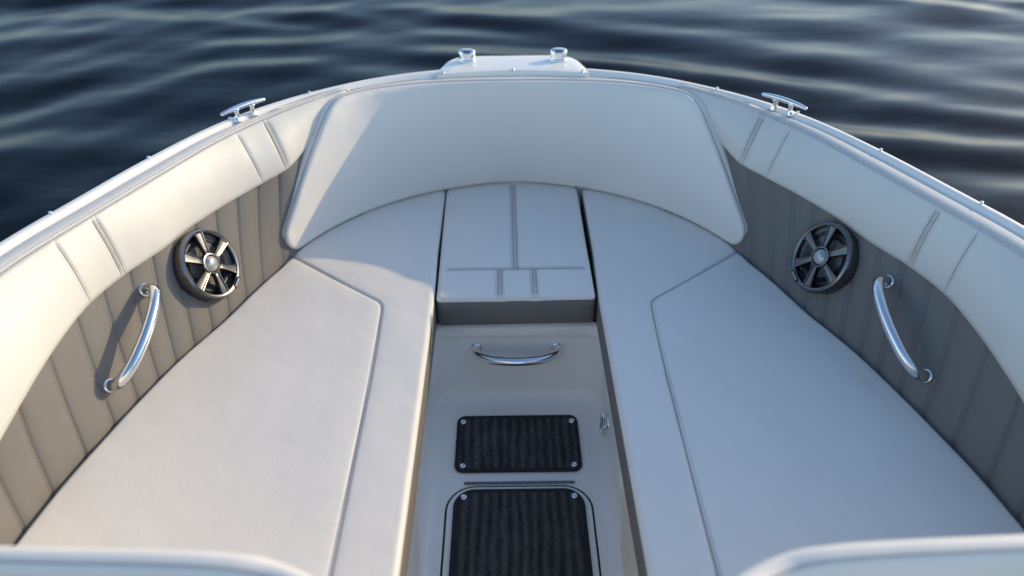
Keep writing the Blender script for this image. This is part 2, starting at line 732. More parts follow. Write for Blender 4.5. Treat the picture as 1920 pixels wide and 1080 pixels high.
def round_poly(pts, step=.012):
    """pts: (x, y, radius)"""
    n = len(pts)
    out = []
    for i in range(n):
        p0, p1, p2 = (Vector(pts[(i + k - 1) % n][:2]) for k in range(3))
        R = pts[i][2]
        a, b = (p0 - p1), (p2 - p1)
        ang = a.angle(b)
        if R <= 0 or ang > math.pi - .02:
            out.append((p1.x, p1.y))
            continue
        t = min(R / math.tan(ang / 2), a.length * .48, b.length * .48)
        Re = t * math.tan(ang / 2)
        s, e = p1 + a.normalized() * t, p1 + b.normalized() * t
        c = p1 + (a.normalized() + b.normalized()).normalized() * (Re / math.sin(ang / 2))
        a0 = math.atan2(s.y - c.y, s.x - c.x)
        a1 = math.atan2(e.y - c.y, e.x - c.x)
        d = (a1 - a0 + math.pi) % (2 * math.pi) - math.pi
        k = max(3, int(abs(d) * Re / step * 2))
        for j in range(k + 1):
            q = a0 + d * j / k
            out.append((c.x + Re * math.cos(q), c.y + Re * math.sin(q)))
    L = resample(out, step)
    return [(v.x, v.y) for v in L]


def seg_dist(P, poly, closed):
    P = np.asarray(P)
    A = np.asarray(poly, float)
    B = np.roll(A, -1, 0) if closed else A[1:]
    A2 = A if closed else A[:-1]
    best = np.full(len(P), 1e9)
    for a, b in zip(A2, B):
        d = b - a
        L = (d ** 2).sum()
        if L < 1e-12:
            continue
        t = np.clip(((P - a) @ d) / L, 0, 1)
        q = a + t[:, None] * d
        best = np.minimum(best, np.hypot(*(P - q).T))
    return best


def inside(P, poly):
    P = np.asarray(P)
    c = np.zeros(len(P), bool)
    A = np.asarray(poly)
    B = np.roll(A, -1, 0)
    for (x0, y0), (x1, y1) in zip(A, B):
        m = (y0 > P[:, 1]) != (y1 > P[:, 1])
        with np.errstate(divide='ignore', invalid='ignore'):
            xi = (x1 - x0) * (P[:, 1] - y0) / (y1 - y0) + x0
        c ^= m & (P[:, 0] < xi)
    return c


def upholstered(outline, seams, R, crown, mapf, step=.024, groove=.0034, puff=.004, extra=None):
    """top sheet as (verts3d, tris, outline count): verts run outline first"""
    n = len(outline)
    O = np.array(outline)
    area = .5 * np.sum(O[:, 0] * np.roll(O[:, 1], -1) - np.roll(O[:, 0], -1) * O[:, 1])
    if area < 0:
        O = O[::-1]
    T = np.roll(O, -1, 0) - np.roll(O, 1, 0)
    T /= np.linalg.norm(T, axis=1)[:, None]
    N = np.stack([-T[:, 1], T[:, 0]], 1)       # inwards for ccw
    pts = []
    for f in (.06, .18, .35, .58, .85, 1.15, 1.6, 2.2):
        q = O + N * R * f
        d = seg_dist(q, O, True)
        pts.append(q[(d > R * f * .93) & inside(q, O)])
    for s in seams:
        L = []
        s = [Vector(v) for v in s]
        for a, b in zip(s[:-1], s[1:]):
            k = max(1, int((b - a).length / .008))
            d = (b - a).normalized()
            nn = Vector((-d.y, d.x))
            for j in range(k + 1):
                p = a.lerp(b, j / k)
                for o in (0, .0022, .0045, .008, .013):
                    for sg in ((1,) if o == 0 else (-1, 1)):
                        L.append(p + nn * o * sg)
        L = np.array([tuple(v) for v in L])
        d = seg_dist(L, O, True)
        pts.append(L[inside(L, O) & (d > .002)])
    x0, y0 = O.min(0)
    x1, y1 = O.max(0)
    G = []
    k = 0
    y = y0
    while y < y1:
        x = x0 + (step / 2 if k % 2 else 0)
        while x < x1:
            G.append((x, y))
            x += step
        y += step * .866
        k += 1
    G = np.array(G)
    ok = inside(G, O) & (seg_dist(G, O, True) > R * 1.6)
    for s in seams:
        ok &= seg_dist(G, [tuple(v) for v in s], False) > .015
    pts.append(G[ok])
    Q = np.concatenate(pts)
    # thin out near-duplicates
    key = np.round(Q / .0017).astype(int)
    _, idx = np.unique(key, axis=0, return_index=True)
    Q = Q[np.sort(idx)]
    allp = np.concatenate([O, Q])
    ed = [(i, (i + 1) % n) for i in range(n)]
    r = delaunay_2d_cdt([Vector(p) for p in allp], ed, [], 1, 1e-6)
    V2 = np.array([tuple(v) for v in r[0]])
    tris = [tuple(f) for f in r[2]]
    d = seg_dist(V2, O, True)
    h = np.where(d < R, -(R - np.sqrt(np.maximum(0, R * R - (R - np.minimum(d, R)) ** 2))), 0)
    h += crown * (1 - np.exp(-d / .09))
    for s in seams:
        ds = seg_dist(V2, [tuple(v) for v in s], False)
        h -= groove * np.exp(-(ds / .0035) ** 2) + puff * .5 * np.exp(-(ds / .016) ** 2)
    px_, py_ = V2[:, 0], V2[:, 1]
    sag = np.sin(px_ * 9.1 + 2 * np.sin(py_ * 5.3)) * np.sin(py_ * 7.7 + 1.7 * np.sin(px_ * 6.1 + 1))
    h += .0011 * sag * np.clip((d - R) / .05, 0, 1)
    near = d.copy()
    for s in seams:
        near = np.minimum(near, seg_dist(V2, [tuple(v) for v in s], False))
    puck = np.sin((px_ * .35 + py_) * 74 + 3 * np.sin(py_ * 9)) * np.sin((px_ - .3 * py_) * 61 + 2 * np.sin(px_ * 13))
    h += .00045 * puck * np.exp(-((near - .02) / .016) ** 2)
    if extra is not None:
        h += extra(V2, d)
    V3 = [mapf(p[0], p[1], hh) for p, hh in zip(V2, h)]
    # loop order of the border in the output
    inv = {}
    for i, o in enumerate(r[3]):
        for q in o:
            inv[q] = i
    border = [inv[i] for i in range(n)]
    return V3, tris, border, O, -R


def stitch_line(bm, pts3, r=.0007, dash=.0042, gap=.0030):
    pts3 = [Vector(p) for p in pts3]
    acc = 0.
    on = True
    cur = [pts3[0]]
    i = 0
    p = pts3[0].copy()
    left = dash
    k = 1
    while k < len(pts3):
        q = pts3[k]
        d = (q - p).length
        if d < 1e-9:
            k += 1
            continue
        if d < left:
            left -= d
            p = q.copy()
            if on:
                cur.append(p.copy())
            k += 1
        else:
            p = p + (q - p) * (left / d)
            if on:
                cur.append(p.copy())
                if len(cur) > 1:
                    tube(bm, [cur[0], cur[-1]], r, 4)
            on = not on
            cur = [p.copy()]
            left = dash if on else gap


def offset2(line, d):
    L = [Vector(v) for v in line]
    out = []
    for i, p in enumerate(L):
        a = L[max(0, i - 1)]
        b = L[min(len(L) - 1, i + 1)]
        t = (b - a).normalized()
        out.append(p + Vector((-t.y, t.x)) * d)
    return out


def dense(line, step=.01):
    L = [Vector(v) for v in line]
    out = [L[0]]
    for a, b in zip(L[:-1], L[1:]):
        n = max(1, int((b - a).length / step))
        out += [a.lerp(b, (k + 1) / n) for k in range(n)]
    return out


def cushion(name, label, cat, outline, seams, z, thick, R=.016, crown=.006, band=None, doubles=(), group=None, tilt=None, mat_band=None):
    cx = sum(p[0] for p in outline) / len(outline)
    cy = sum(p[1] for p in outline) / len(outline)
    t = thing(name, label, cat, (cx, cy, z - thick), group)
    tf = tilt or (lambda x, y: 0.)

    def mp(x, y, h):
        return Vector((x, y, z + h + tf(x, y)))
    V, T, B, O, _ = upholstered(outline, seams, R, crown, mp)
    top = mesh('top_cover', V, T, M_VIN, t)
    # side band below the rolled edge, with a proud welt seam
    rows = []
    On = [Vector(p) for p in O]
    n = len(On)
    for i in range(n):
        tt = (On[(i + 1) % n] - On[i - 1]).normalized()
        nn = Vector((tt.y, -tt.x))          # outward for ccw
        p = On[i]
        row = []
        for d, zz in ((0., -R + .0005), (-.0022, -R - .0015), (.0005, -R - .005), (.0018, -R - .02), (.0018, -(thick - .015)), (-.003, -(thick - .004)), (-.012, -thick)):
            q = p + nn * d
            row.append((q.x, q.y, z + zz + tf(p.x, p.y)))
        rows.append(row)
    grid('side_band', rows, mat_band or M_GREY, t, closed_u=True)
    bm = bmesh.new()
    for s in seams:
        L = dense(s)
        for d in ((-.006, .006) if s in doubles else (.0065,)):
            stitch_line(bm, [mp(p.x, p.y, crown - .0004 - .0012) for p in offset2(L, d)])
    L = [p for p in On] + [On[0]]
    stitch_line(bm, [mp(p.x, p.y, -R * .35) for p in offset2(L, R * .35)])
    frombm('stitching', bm, M_THR, top)
    bm = bmesh.new()
    for s in seams:
        L = dense(s)
        tube(bm, [mp(p.x, p.y, crown - groove_depth(p, O) - .0001) for p in L], .0009, 5)
    frombm('seam', bm, M_SEAM, top)
    return t


def groove_depth(p, O):
    return .0036


def arc_seat(lo, hi, n=40, inset=.004):
    """points along the outer seat line"""
    out = []
    for ph in np.linspace(lo, hi, n):
        r, z = seat_t(ph)
        r = r - inset + (.03 if ph > 66 else max(0, (ph - 62) * .0075))
        out.append((r * math.cos(rad(ph)), .5 + r * math.sin(rad(ph))))
    return out


SEAT_Z = .6


def seat_outline(side):
    a = arc_seat(-18, 82.45, 90)
    lst = [(x, y, 0) for x, y in a]
    x0, y0 = a[0]
    pts = [(.217, a[0][1], .01)] + [(x0, y0, .01)] + lst[1:-1] + [(a[-1][0], a[-1][1], .012)] + [(.221, 1.80, 0), (.2145, 1.56, 0)]
    loop = round_poly(pts, .012)
    if side < 0:
        loop = [(-x, y) for x, y in loop][::-1]
    return loop


def seat_seam(side):
    c = [(.655, 1.80), (.60, 1.752), (.47, 1.645), (.385, 1.578)]
    arcp = [(.365, 1.563), (.352, 1.548), (.346, 1.53), (.344, 1.505)]
    rest = [(.340, 1.395), (.3365, 1.25), (.335, 1.0), (.334, .76), (.334, .30)]
    line = [(v.x, v.y) for v in spline([(x, y, 0) for x, y in c[2:] + arcp + rest[:2]], 6)]
    line = c[:2] + line + rest[2:]
    return [(side * x, y) for x, y in line]


for sd_, lab in ((-1, 'long cream vinyl seat cushion in full sun, below the lit grey side panel'),
                 (1, 'long cream vinyl seat cushion in blue shade, below the dark side panel')):
    cushion('seat_cushion', lab, 'seat cushion', seat_outline(sd_), [seat_seam(sd_)], SEAT_Z, .10, R=.013, crown=.003, group='long seat cushions of the bow')


# centre filler
def filler():
    o = []
    for ph in np.linspace(83.6, 96.6, 20):
        r, z = seat_t(ph if ph <= 90 else 180 - ph)
        r += .03
        o.append((r * math.cos(rad(ph)), .5 + r * math.sin(rad(ph))))
    # a clear dark gap on the right, almost none on the left
    pts = [(-.2095, 1.566, .012), (.2075, 1.572, .012), (.2075, 1.70, 0), (.2065, 1.85, 0), (.2075, o[0][1], .012)] + [(x, y, 0) for x, y in o[1:-1]] + [(-.2195, o[-1][1], .012), (-.2145, 1.85, 0)]
    loop = round_poly(pts, .010)
    s1 = [(-.188, 1.700), (.190, 1.700)]
    s2 = [(-.0055, 1.703), (-.0055, 2.19)]
    s3 = [(.0035, 1.703), (.0035, 2.19)]
    s4 = [(-.0475, 1.582), (-.0475, 1.697)]
    s4b = [(-.0395, 1.582), (-.0395, 1.697)]
    s5 = [(.0455, 1.582), (.0455, 1.697)]
    s5b = [(.0535, 1.582), (.0535, 1.697)]
    return cushion('filler_cushion', 'small cream vinyl centre cushion with crossed seams and a grey front edge', 'seat cushion', loop,
                   [s1, s2, s3, s4, s4b, s5, s5b], SEAT_Z, .095, R=.013, crown=.004)


filler()


# ---------------------------------------------------------------- bow backrest
def bow_backrest():
    t = thing('bow_backrest', 'wide curved cream vinyl backrest cushion across the bow, with slanted ends', 'backrest', (0, 2.2, .6))
    top_r = smooth_table([(66, 1.55, .93), (71, 1.617, .93), (73.5, 1.652, .93), (76, 1.674, .93), (80, 1.686, .93), (85, 1.686, .93), (90, 1.683, .93)])

    def bot_r(q):
        return seat_t(q)[0]

    TOPA, BOTA = 18.5, 28.3

    def face(u, v, h):
        """u -1..1 over the width, v 0..1 bottom to top, h outwards from the face (towards the seat)"""
        half = BOTA + (TOPA - BOTA) * v
        ph = 90 - u * half
        q = ph if ph <= 90 else 180 - ph
        rb = bot_r(max(q, 60.5))
        rt_, _ = top_r(max(q, 66))
        v_ = v
        r = rb + (rt_ - rb) * v_
        r -= .012 * math.sin(math.pi * min(1, max(0, v)))     # full foam
        z = .603 + (.952 - .603) * v
        r -= h
        a = rad(ph)
        return Vector((r * math.cos(a), .5 + r * math.sin(a), z + h * .10))
    # parameter plane in metres: X = u * halfwidth(v), Y = v * .335
    H = .350

    def hw(v):
        return 1.62 * rad(BOTA + (TOPA - BOTA) * v)

    def mp(X, Y, h):
        v = Y / H
        u = X / hw(v)
        return face(u, v, h)
    w0, w1 = hw(0), hw(1)
    outline = round_poly([(-w0, 0, .045), (w0, 0, .045), (w1, H, .085), (-w1, H, .085)], .012)
    V, T, B, O, _ = upholstered(outline, [], .014, .012, mp, step=.026)
    face_o = mesh('face_cover', V, T, M_VIN, t)
    # piped welt round the face, side band, back
    C = Vector((0, H / 2))
    On = [Vector(p) for p in O]
    n = len(On)
    rows = []
    welt = []
    for i in range(n):
        tt = (On[(i + 1) % n] - On[i - 1]).normalized()
        nn = Vector((tt.y, -tt.x))
        p = On[i]
        row = []
        fl = max(0, abs(nn.x) - .3) / .7 * .034 * (1 - .55 * min(1, p.y / H))      # the slanted ends widen towards the back
        for d, h in ((0, -.0137), (-.0016, -.0152), (.0008, -.018), (.0026, -.026), (.0026, -.040), (-.002, -.048), (-.012, -.053)):
            q = p + nn * (d + fl * min(1, max(0, (-.0152 - h) / .026)))
            v = q.y / H
            u = q.x / hw(v)
            row.append(face(u, v, h))
        rows.append(row)
    grid('side_band', rows, M_VIN, t, closed_u=True)
    bm = bmesh.new()
    for dd, h in ((.005, -.0036), (-.0028, -.0215)):
        L = On + [On[0]]
        pts = []
        for p in offset2(L, dd):
            v = p.y / H
            pts.append(face(p.x / hw(v), v, h))
        stitch_line(bm, pts, .0008)
    frombm('stitching', bm, M_THR, face_o)
    bm = bmesh.new()
    pts = [face(p.x / hw(p.y / H), p.y / H, -.0146) for p in On]
    tube(bm, pts, .0016, 6, closed=True)
    frombm('seam', bm, M_SEAM, face_o)


bow_backrest()


# ---------------------------------------------------------------- foot well liner
def rrect(x0, y0, x1, y1, r, n=8):
    out = []
    for cx, cy, a in ((x1 - r, y1 - r, 0), (x0 + r, y1 - r, 90), (x0 + r, y0 + r, 180), (x1 - r, y0 + r, 270)):
        for k in range(n + 1):
            q = rad(a + 90 * k / n)
            out.append((cx + r * math.cos(q), cy + r * math.sin(q)))
    return out


def liner():
    # section swept: U profile of the well (walls flare slightly, big fillet to the floor)
    FZ = .25
    prof = []      # (offset out from floor edge, z)
    R = .035
    for k in range(9):
        a = rad(90 * k / 8)
        prof.append((R * math.sin(a) - R, FZ + R - R * math.cos(a)))
    prof += [(.000, .33), (.000, .438), (-.0015, .446), (-.008, .452), (-.0095, .458), (-.0095, .474), (-.006, .484), (.004, .488), (.0, .4885)]
    prof = prof[:-1]
    # path: along left wall aft to fwd, round corner, bulkhead, right wall
    hwid = .238
    path = []
    y_f = 1.552
    cr = .05
    for y in np.linspace(-.6, y_f - cr, 26):
        path.append((-hwid, y, -1, 0))
    for k in range(1, 9):
        a = rad(90 * k / 8)
        path.append((-hwid + cr - cr * math.cos(a), y_f - cr + cr * math.sin(a), -math.cos(a), math.sin(a)))
    for x in np.linspace(-hwid + cr, hwid - cr, 12)[1:-1]:
        path.append((x, y_f, 0, 1))
    for k in range(0, 9):
        a = rad(90 - 90 * k / 8)
        path.append((hwid - cr + cr * math.cos(a), y_f - cr + cr * math.sin(a), math.cos(a), math.sin(a)))
    for y in np.linspace(y_f - cr, -.6, 26)[1:]:
        path.append((hwid, y, 1, 0))
    rows = []
    for x, y, nx, ny in path:
        row = []
        for o, z in prof:
            lean = (z - FZ) * .22 * max(0, ny) + (z - FZ) * -.02 * abs(nx)
            row.append((x + nx * (o + lean), y + ny * (o + lean), z))
        rows.append(row)
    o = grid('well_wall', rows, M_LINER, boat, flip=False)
    # floor: sheet between, with the hatch opening left as a real recess
    hx, y1h, y0h, rr = .182, 1.245, .30, .075
    gap = .0045
    ring_in = rrect(-hx, y0h, hx, y1h, rr, 8)
    outer_ring = [(x - nx * R, y - ny * R) for x, y, nx, ny in path]
    V = [Vector(p) for p in outer_ring] + [Vector(p) for p in ring_in]
    no, ni = len(outer_ring), len(ring_in)
    ed = [(i, (i + 1) % no) for i in range(no)] + [(no + i, no + (i + 1) % ni) for i in range(ni)]
    r = delaunay_2d_cdt(V, ed, [], 1, 1e-6)
    vs = [(v.x, v.y, FZ) for v in r[0]]
    fs = []
    for f in r[2]:
        c = sum((r[0][k] for k in f), Vector((0, 0))) / len(f)
        if inside([tuple(c)], ring_in)[0]:
            continue
        fs.append(tuple(f))
    base = len(vs)
    for x, y in ring_in:
        vs.append((x, y, FZ))
        vs.append((x, y, FZ - .02))
    for i in range(ni):
        a, b = base + 2 * i, base + 2 * ((i + 1) % ni)
        fs.append((a, b, b + 1, a + 1))
    for x, y in ring_in:
        vs.append((x, y, FZ - .02))
    k0 = len(vs) - ni
    fs.append([k0 + i for i in range(ni)])
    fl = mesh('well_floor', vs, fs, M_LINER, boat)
    fl.data.set_sharp_from_angle(angle=rad(35))
    # black gasket in the hatch gap
    bm = bmesh.new()
    tube(bm, [(x, y, FZ - .006) for x, y in rrect(-hx + .0022, y0h + .0022, hx - .0022, y1h - .0022, rr - .0022)], .0026, 6, closed=True)
    # hatch lid
    lid = rrect(-hx + gap, y0h + gap, hx - gap, y1h - gap, rr - gap, 10)
    V, F = [], []
    n = len(lid)
    C = Vector((0, (y0h + y1h) / 2))
    for ins, z in ((0, -.018), (0, -.0035), (.001, -.001), (.003, .0006), (.006, .001)):
        L = rrect(-hx + gap + ins, y0h + gap + ins, hx - gap - ins, y1h - gap - ins, rr - gap - ins, 10)
        V += [(x, y, FZ + z) for x, y in L]
    for rws in range(4):
        for k in range(n):
            a, b = rws * n + k, rws * n + (k + 1) % n
            F.append((a, b, b + n, a + n))
    F.append([4 * n + k for k in range(n)])
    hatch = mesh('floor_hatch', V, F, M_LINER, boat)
    frombm('gasket', bm, M_RUB, hatch)
    # piano hinge at the forward edge
    bm = bmesh.new()
    x = -.138
    while x < .134:
        tube(bm, [(x, y1h + .004, FZ + .0028), (x + .0165, y1h + .004, FZ + .0028)], .0030, 10)
        x += .0188
    for s in (-1,):
        bmesh.ops.create_cube(bm, size=1, matrix=Matrix.Translation((0, y1h + .0078, FZ + .0008)) @ Matrix.Diagonal((.276, .005, .0014, 1)))
    frombm('hinge', bm, M_GUN, hatch, sharp=40)
    return o


liner()


def snap(parent, x, y, z, r=.0075, n=None):
    bm = bmesh.new()
    M4 = Matrix.Translation((x, y, z))
    if n is not None:
        M4 = M4 @ Vector(n).to_track_quat('Z', 'Y').to_matrix().to_4x4()
    lathe(bm, [(0, .0022), (r * .35, .0022), (r * .45, .0034), (r * .7, .0036), (r * .95, .0018), (r, 0)][::-1], M4, 20)
    return frombm('snap_fastener', bm, M_CHR, parent)


def mat_thing(x0, y0, x1, y1, r, z, label, snaps, wf=1.0):
    t = thing('floor_mat', label, 'mat', ((x0 + x1) / 2, (y0 + y1) / 2, z), 'snap-in carpet mats in the foot well')
    def tp(x, y):    # front edge a touch narrower
        return x * (1 - (0 if wf == 1 else (1 - wf) * (y - y0) / (y1 - y0)))
    V, F = [], []
    ins = [(.006, 0), (.006, .005), (.008, .0062)]
    n = None
    for i_, h in ins:
        L = rrect(x0 + i_, y0 + i_, x1 - i_, y1 - i_, max(.003, r - i_), 8)
        n = len(L)
        V += [(tp(a, b), b, z + h) for a, b in L]
    for k in range(2):
        for j in range(n):
            a, b = k * n + j, k * n + (j + 1) % n
            F.append((a, b, b + n, a + n))
    F.append([2 * n + j for j in range(n)])
    pile = mesh('carpet', V, F, M_CARP, t, smooth=False)
    bm = bmesh.new()
    L = rrect(x0 + .005, y0 + .005, x1 - .005, y1 - .005, r - .004, 8)
    tube(bm, [(tp(a, b), b, z + .0045) for a, b in L], .0055, 8, closed=True)
    frombm('edge_binding', bm, M_BIND, t)
    for sx, sy in snaps:
        snap(t, tp(sx, sy), sy, z + .006, .0088)
    return t


mat_thing(-.165, 1.283, .165, 1.481, .022, .2505, 'small charcoal carpet mat with four snaps, ahead of the hinge', [(-.144, 1.303), (.144, 1.303), (-.149, 1.459), (.149, 1.459)], .975 if False else 1.0)
mat_thing(-.161, .315, .161, 1.226, .05, .2512, 'large charcoal carpet mat on the hinged floor hatch, cut by the bottom of the photo', [(-.137, 1.203), (.137, 1.203), (-.137, .345), (.137, .345)])


# --- bench bases under the cushions (hidden mostly), dark floor below gaps
def bench_base():
    for s in (-1, 1):
        P = []
        for ph in np.linspace(-20, 90, 60):
            q = ph
            r, _ = seat_t(q)
            a = rad(q)
            o = Vector((s * r * math.cos(a) * 1.01, .5 + (r * 1.03) * math.sin(a), .49))
            ii = Vector((s * min(abs(.232), abs(o.x)), o.y, .49))
            P.append([ii, o])
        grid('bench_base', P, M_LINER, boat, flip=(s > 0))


bench_base()


# --- raised panels aft on both well walls, tan in place of sunlight
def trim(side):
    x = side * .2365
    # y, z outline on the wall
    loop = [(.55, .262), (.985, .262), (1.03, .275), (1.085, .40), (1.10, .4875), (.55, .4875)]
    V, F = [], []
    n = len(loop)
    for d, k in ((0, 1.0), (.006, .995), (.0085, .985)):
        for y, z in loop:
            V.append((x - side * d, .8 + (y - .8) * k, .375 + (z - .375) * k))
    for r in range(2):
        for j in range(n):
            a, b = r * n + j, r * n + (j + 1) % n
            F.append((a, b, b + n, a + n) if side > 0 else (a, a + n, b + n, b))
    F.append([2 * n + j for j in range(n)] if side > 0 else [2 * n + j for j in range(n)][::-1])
    mesh('sunlit_wall_panel', V, F, M_SUNWALL, boat, smooth=False)
    # small rounded bumper ahead of it
    bm = bmesh.new()
    M4 = Matrix.Translation((side * .2375, 1.135, .40)) @ Matrix.Rotation(rad(90) * -side, 4, 'Y') @ Matrix.Diagonal((1.9, .7, 1, 1))
    lathe(bm, [(.022, 0), (.021, .004), (.016, .009), (.008, .011), (0, .0115)], M4, 24)
    frombm('bumper', bm, M_LINER, boat)


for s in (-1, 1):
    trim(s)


# --- flush ring latch on the right wall
def ring_latch():
    e = bpy.data.objects.new('ring_latch', None)
    COL.objects.link(e)
    e.location = (.2375, 1.40, .31)
    e.parent = boat
    e.matrix_parent_inverse = boat.matrix_world.inverted()
    bpy.context.view_layer.update()
    Rm = Matrix.Translation((.2375, 1.40, .31)) @ Matrix.Rotation(rad(-90), 4, 'Y')
    bm = bmesh.new()
    lathe(bm, [(.030, 0), (.030, .003), (.028, .0045), (.020, .0035), (.012, .001), (0, .001)], Rm, 32)
    frombm('cup', bm, M_CHR, e)
    bm = bmesh.new()
    pts = [Rm @ Vector((.042 * math.cos(a), .016 * math.sin(a) * 1.0, .014)) for a in np.linspace(0, 2 * math.pi, 33)[:-1]]
    tube(bm, pts, .0038, 8, closed=True)
    tube(bm, [Rm @ Vector((0, -.02, .008)), Rm @ Vector((0, .02, .008))], .004, 8)
    frombm('pull_ring', bm, M_CHR, e)


ring_latch()


# ---------------------------------------------------------------- handles
def grab_handle(a, b, na, nb, stand, r=.0125, bulge=0.):
    """a, b base points; n = outward normals; bent tube with round flanges"""
    a, b, na, nb = Vector(a), Vector(b), Vector(na).normalized(), Vector(nb).normalized()
    ax = (b - a)
    L = ax.length
    nm = ((na + nb) / 2).normalized()
    pts = [a]
    ctrl = [a, a + na * stand * .38, a.lerp(b, .06) + nm * stand * .68, a.lerp(b, .18) + nm * stand * .93,
            a.lerp(b, .34) + nm * (stand * 1.06), a.lerp(b, .5) + nm * (stand * 1.10 + bulge), a.lerp(b, .66) + nm * (stand * 1.06), a.lerp(b, .82) + nm * stand * .93, a.lerp(b, .94) + nm * stand * .68, b + nb * stand * .38, b]
    bm = bmesh.new()
    tube(bm, spline(ctrl, 9), r, 20)
    o = frombm('grab_handle', bm, M_CHR, boat, sharp=50)
    for p, n in ((a, na), (b, nb)):
        bm = bmesh.new()
        M4 = Matrix.Translation(p - n * .002) @ n.to_track_quat('Z', 'Y').to_matrix().to_4x4()
        lathe(bm, [(r * 1.26, -.002), (r * 1.26, .005), (r * 1.18, .0075), (r * .98, .0085)], M4, 28)
        frombm('flange', bm, M_CHR, o)
    return o


def panel_point(ph, z, side, off=0.):
    rs, _ = seat_t(ph)
    rp, zp = pad_t(ph)

    def P(ph_, z_):
        rs_, _ = seat_t(ph_)
        rp_, zp_ = pad_t(ph_)
        t = (z_ - .6) / (zp_ - .6)
        rr_ = rs_ + .012 + (rp_ - rs_) * t
        return pol(ph_, rr_, z_, side)
    p = P(ph, z)
    du = P(ph + 1, z) - P(ph - 1, z)
    dv = P(ph, z + .02) - P(ph, z - .02)
    n = du.cross(dv).normalized()
    if n.x * side > 0:
        n = -n
    return p + n * off, n, du.normalized(), dv.normalized()


# pixel-free placement: angle along the panel and height
for sd_ in (-1, 1):
    pa, na, _, _ = panel_point(46.6, .749, sd_)
    pb, nb, _, _ = panel_point(38.2, .651, sd_)
    grab_handle(pa, pb, na, nb, .062, .0132, .0)
grab_handle((-.112, 1.590, .412), (.112, 1.590, .412), (0, -1, .1), (0, -1, .1), .062, .0132)


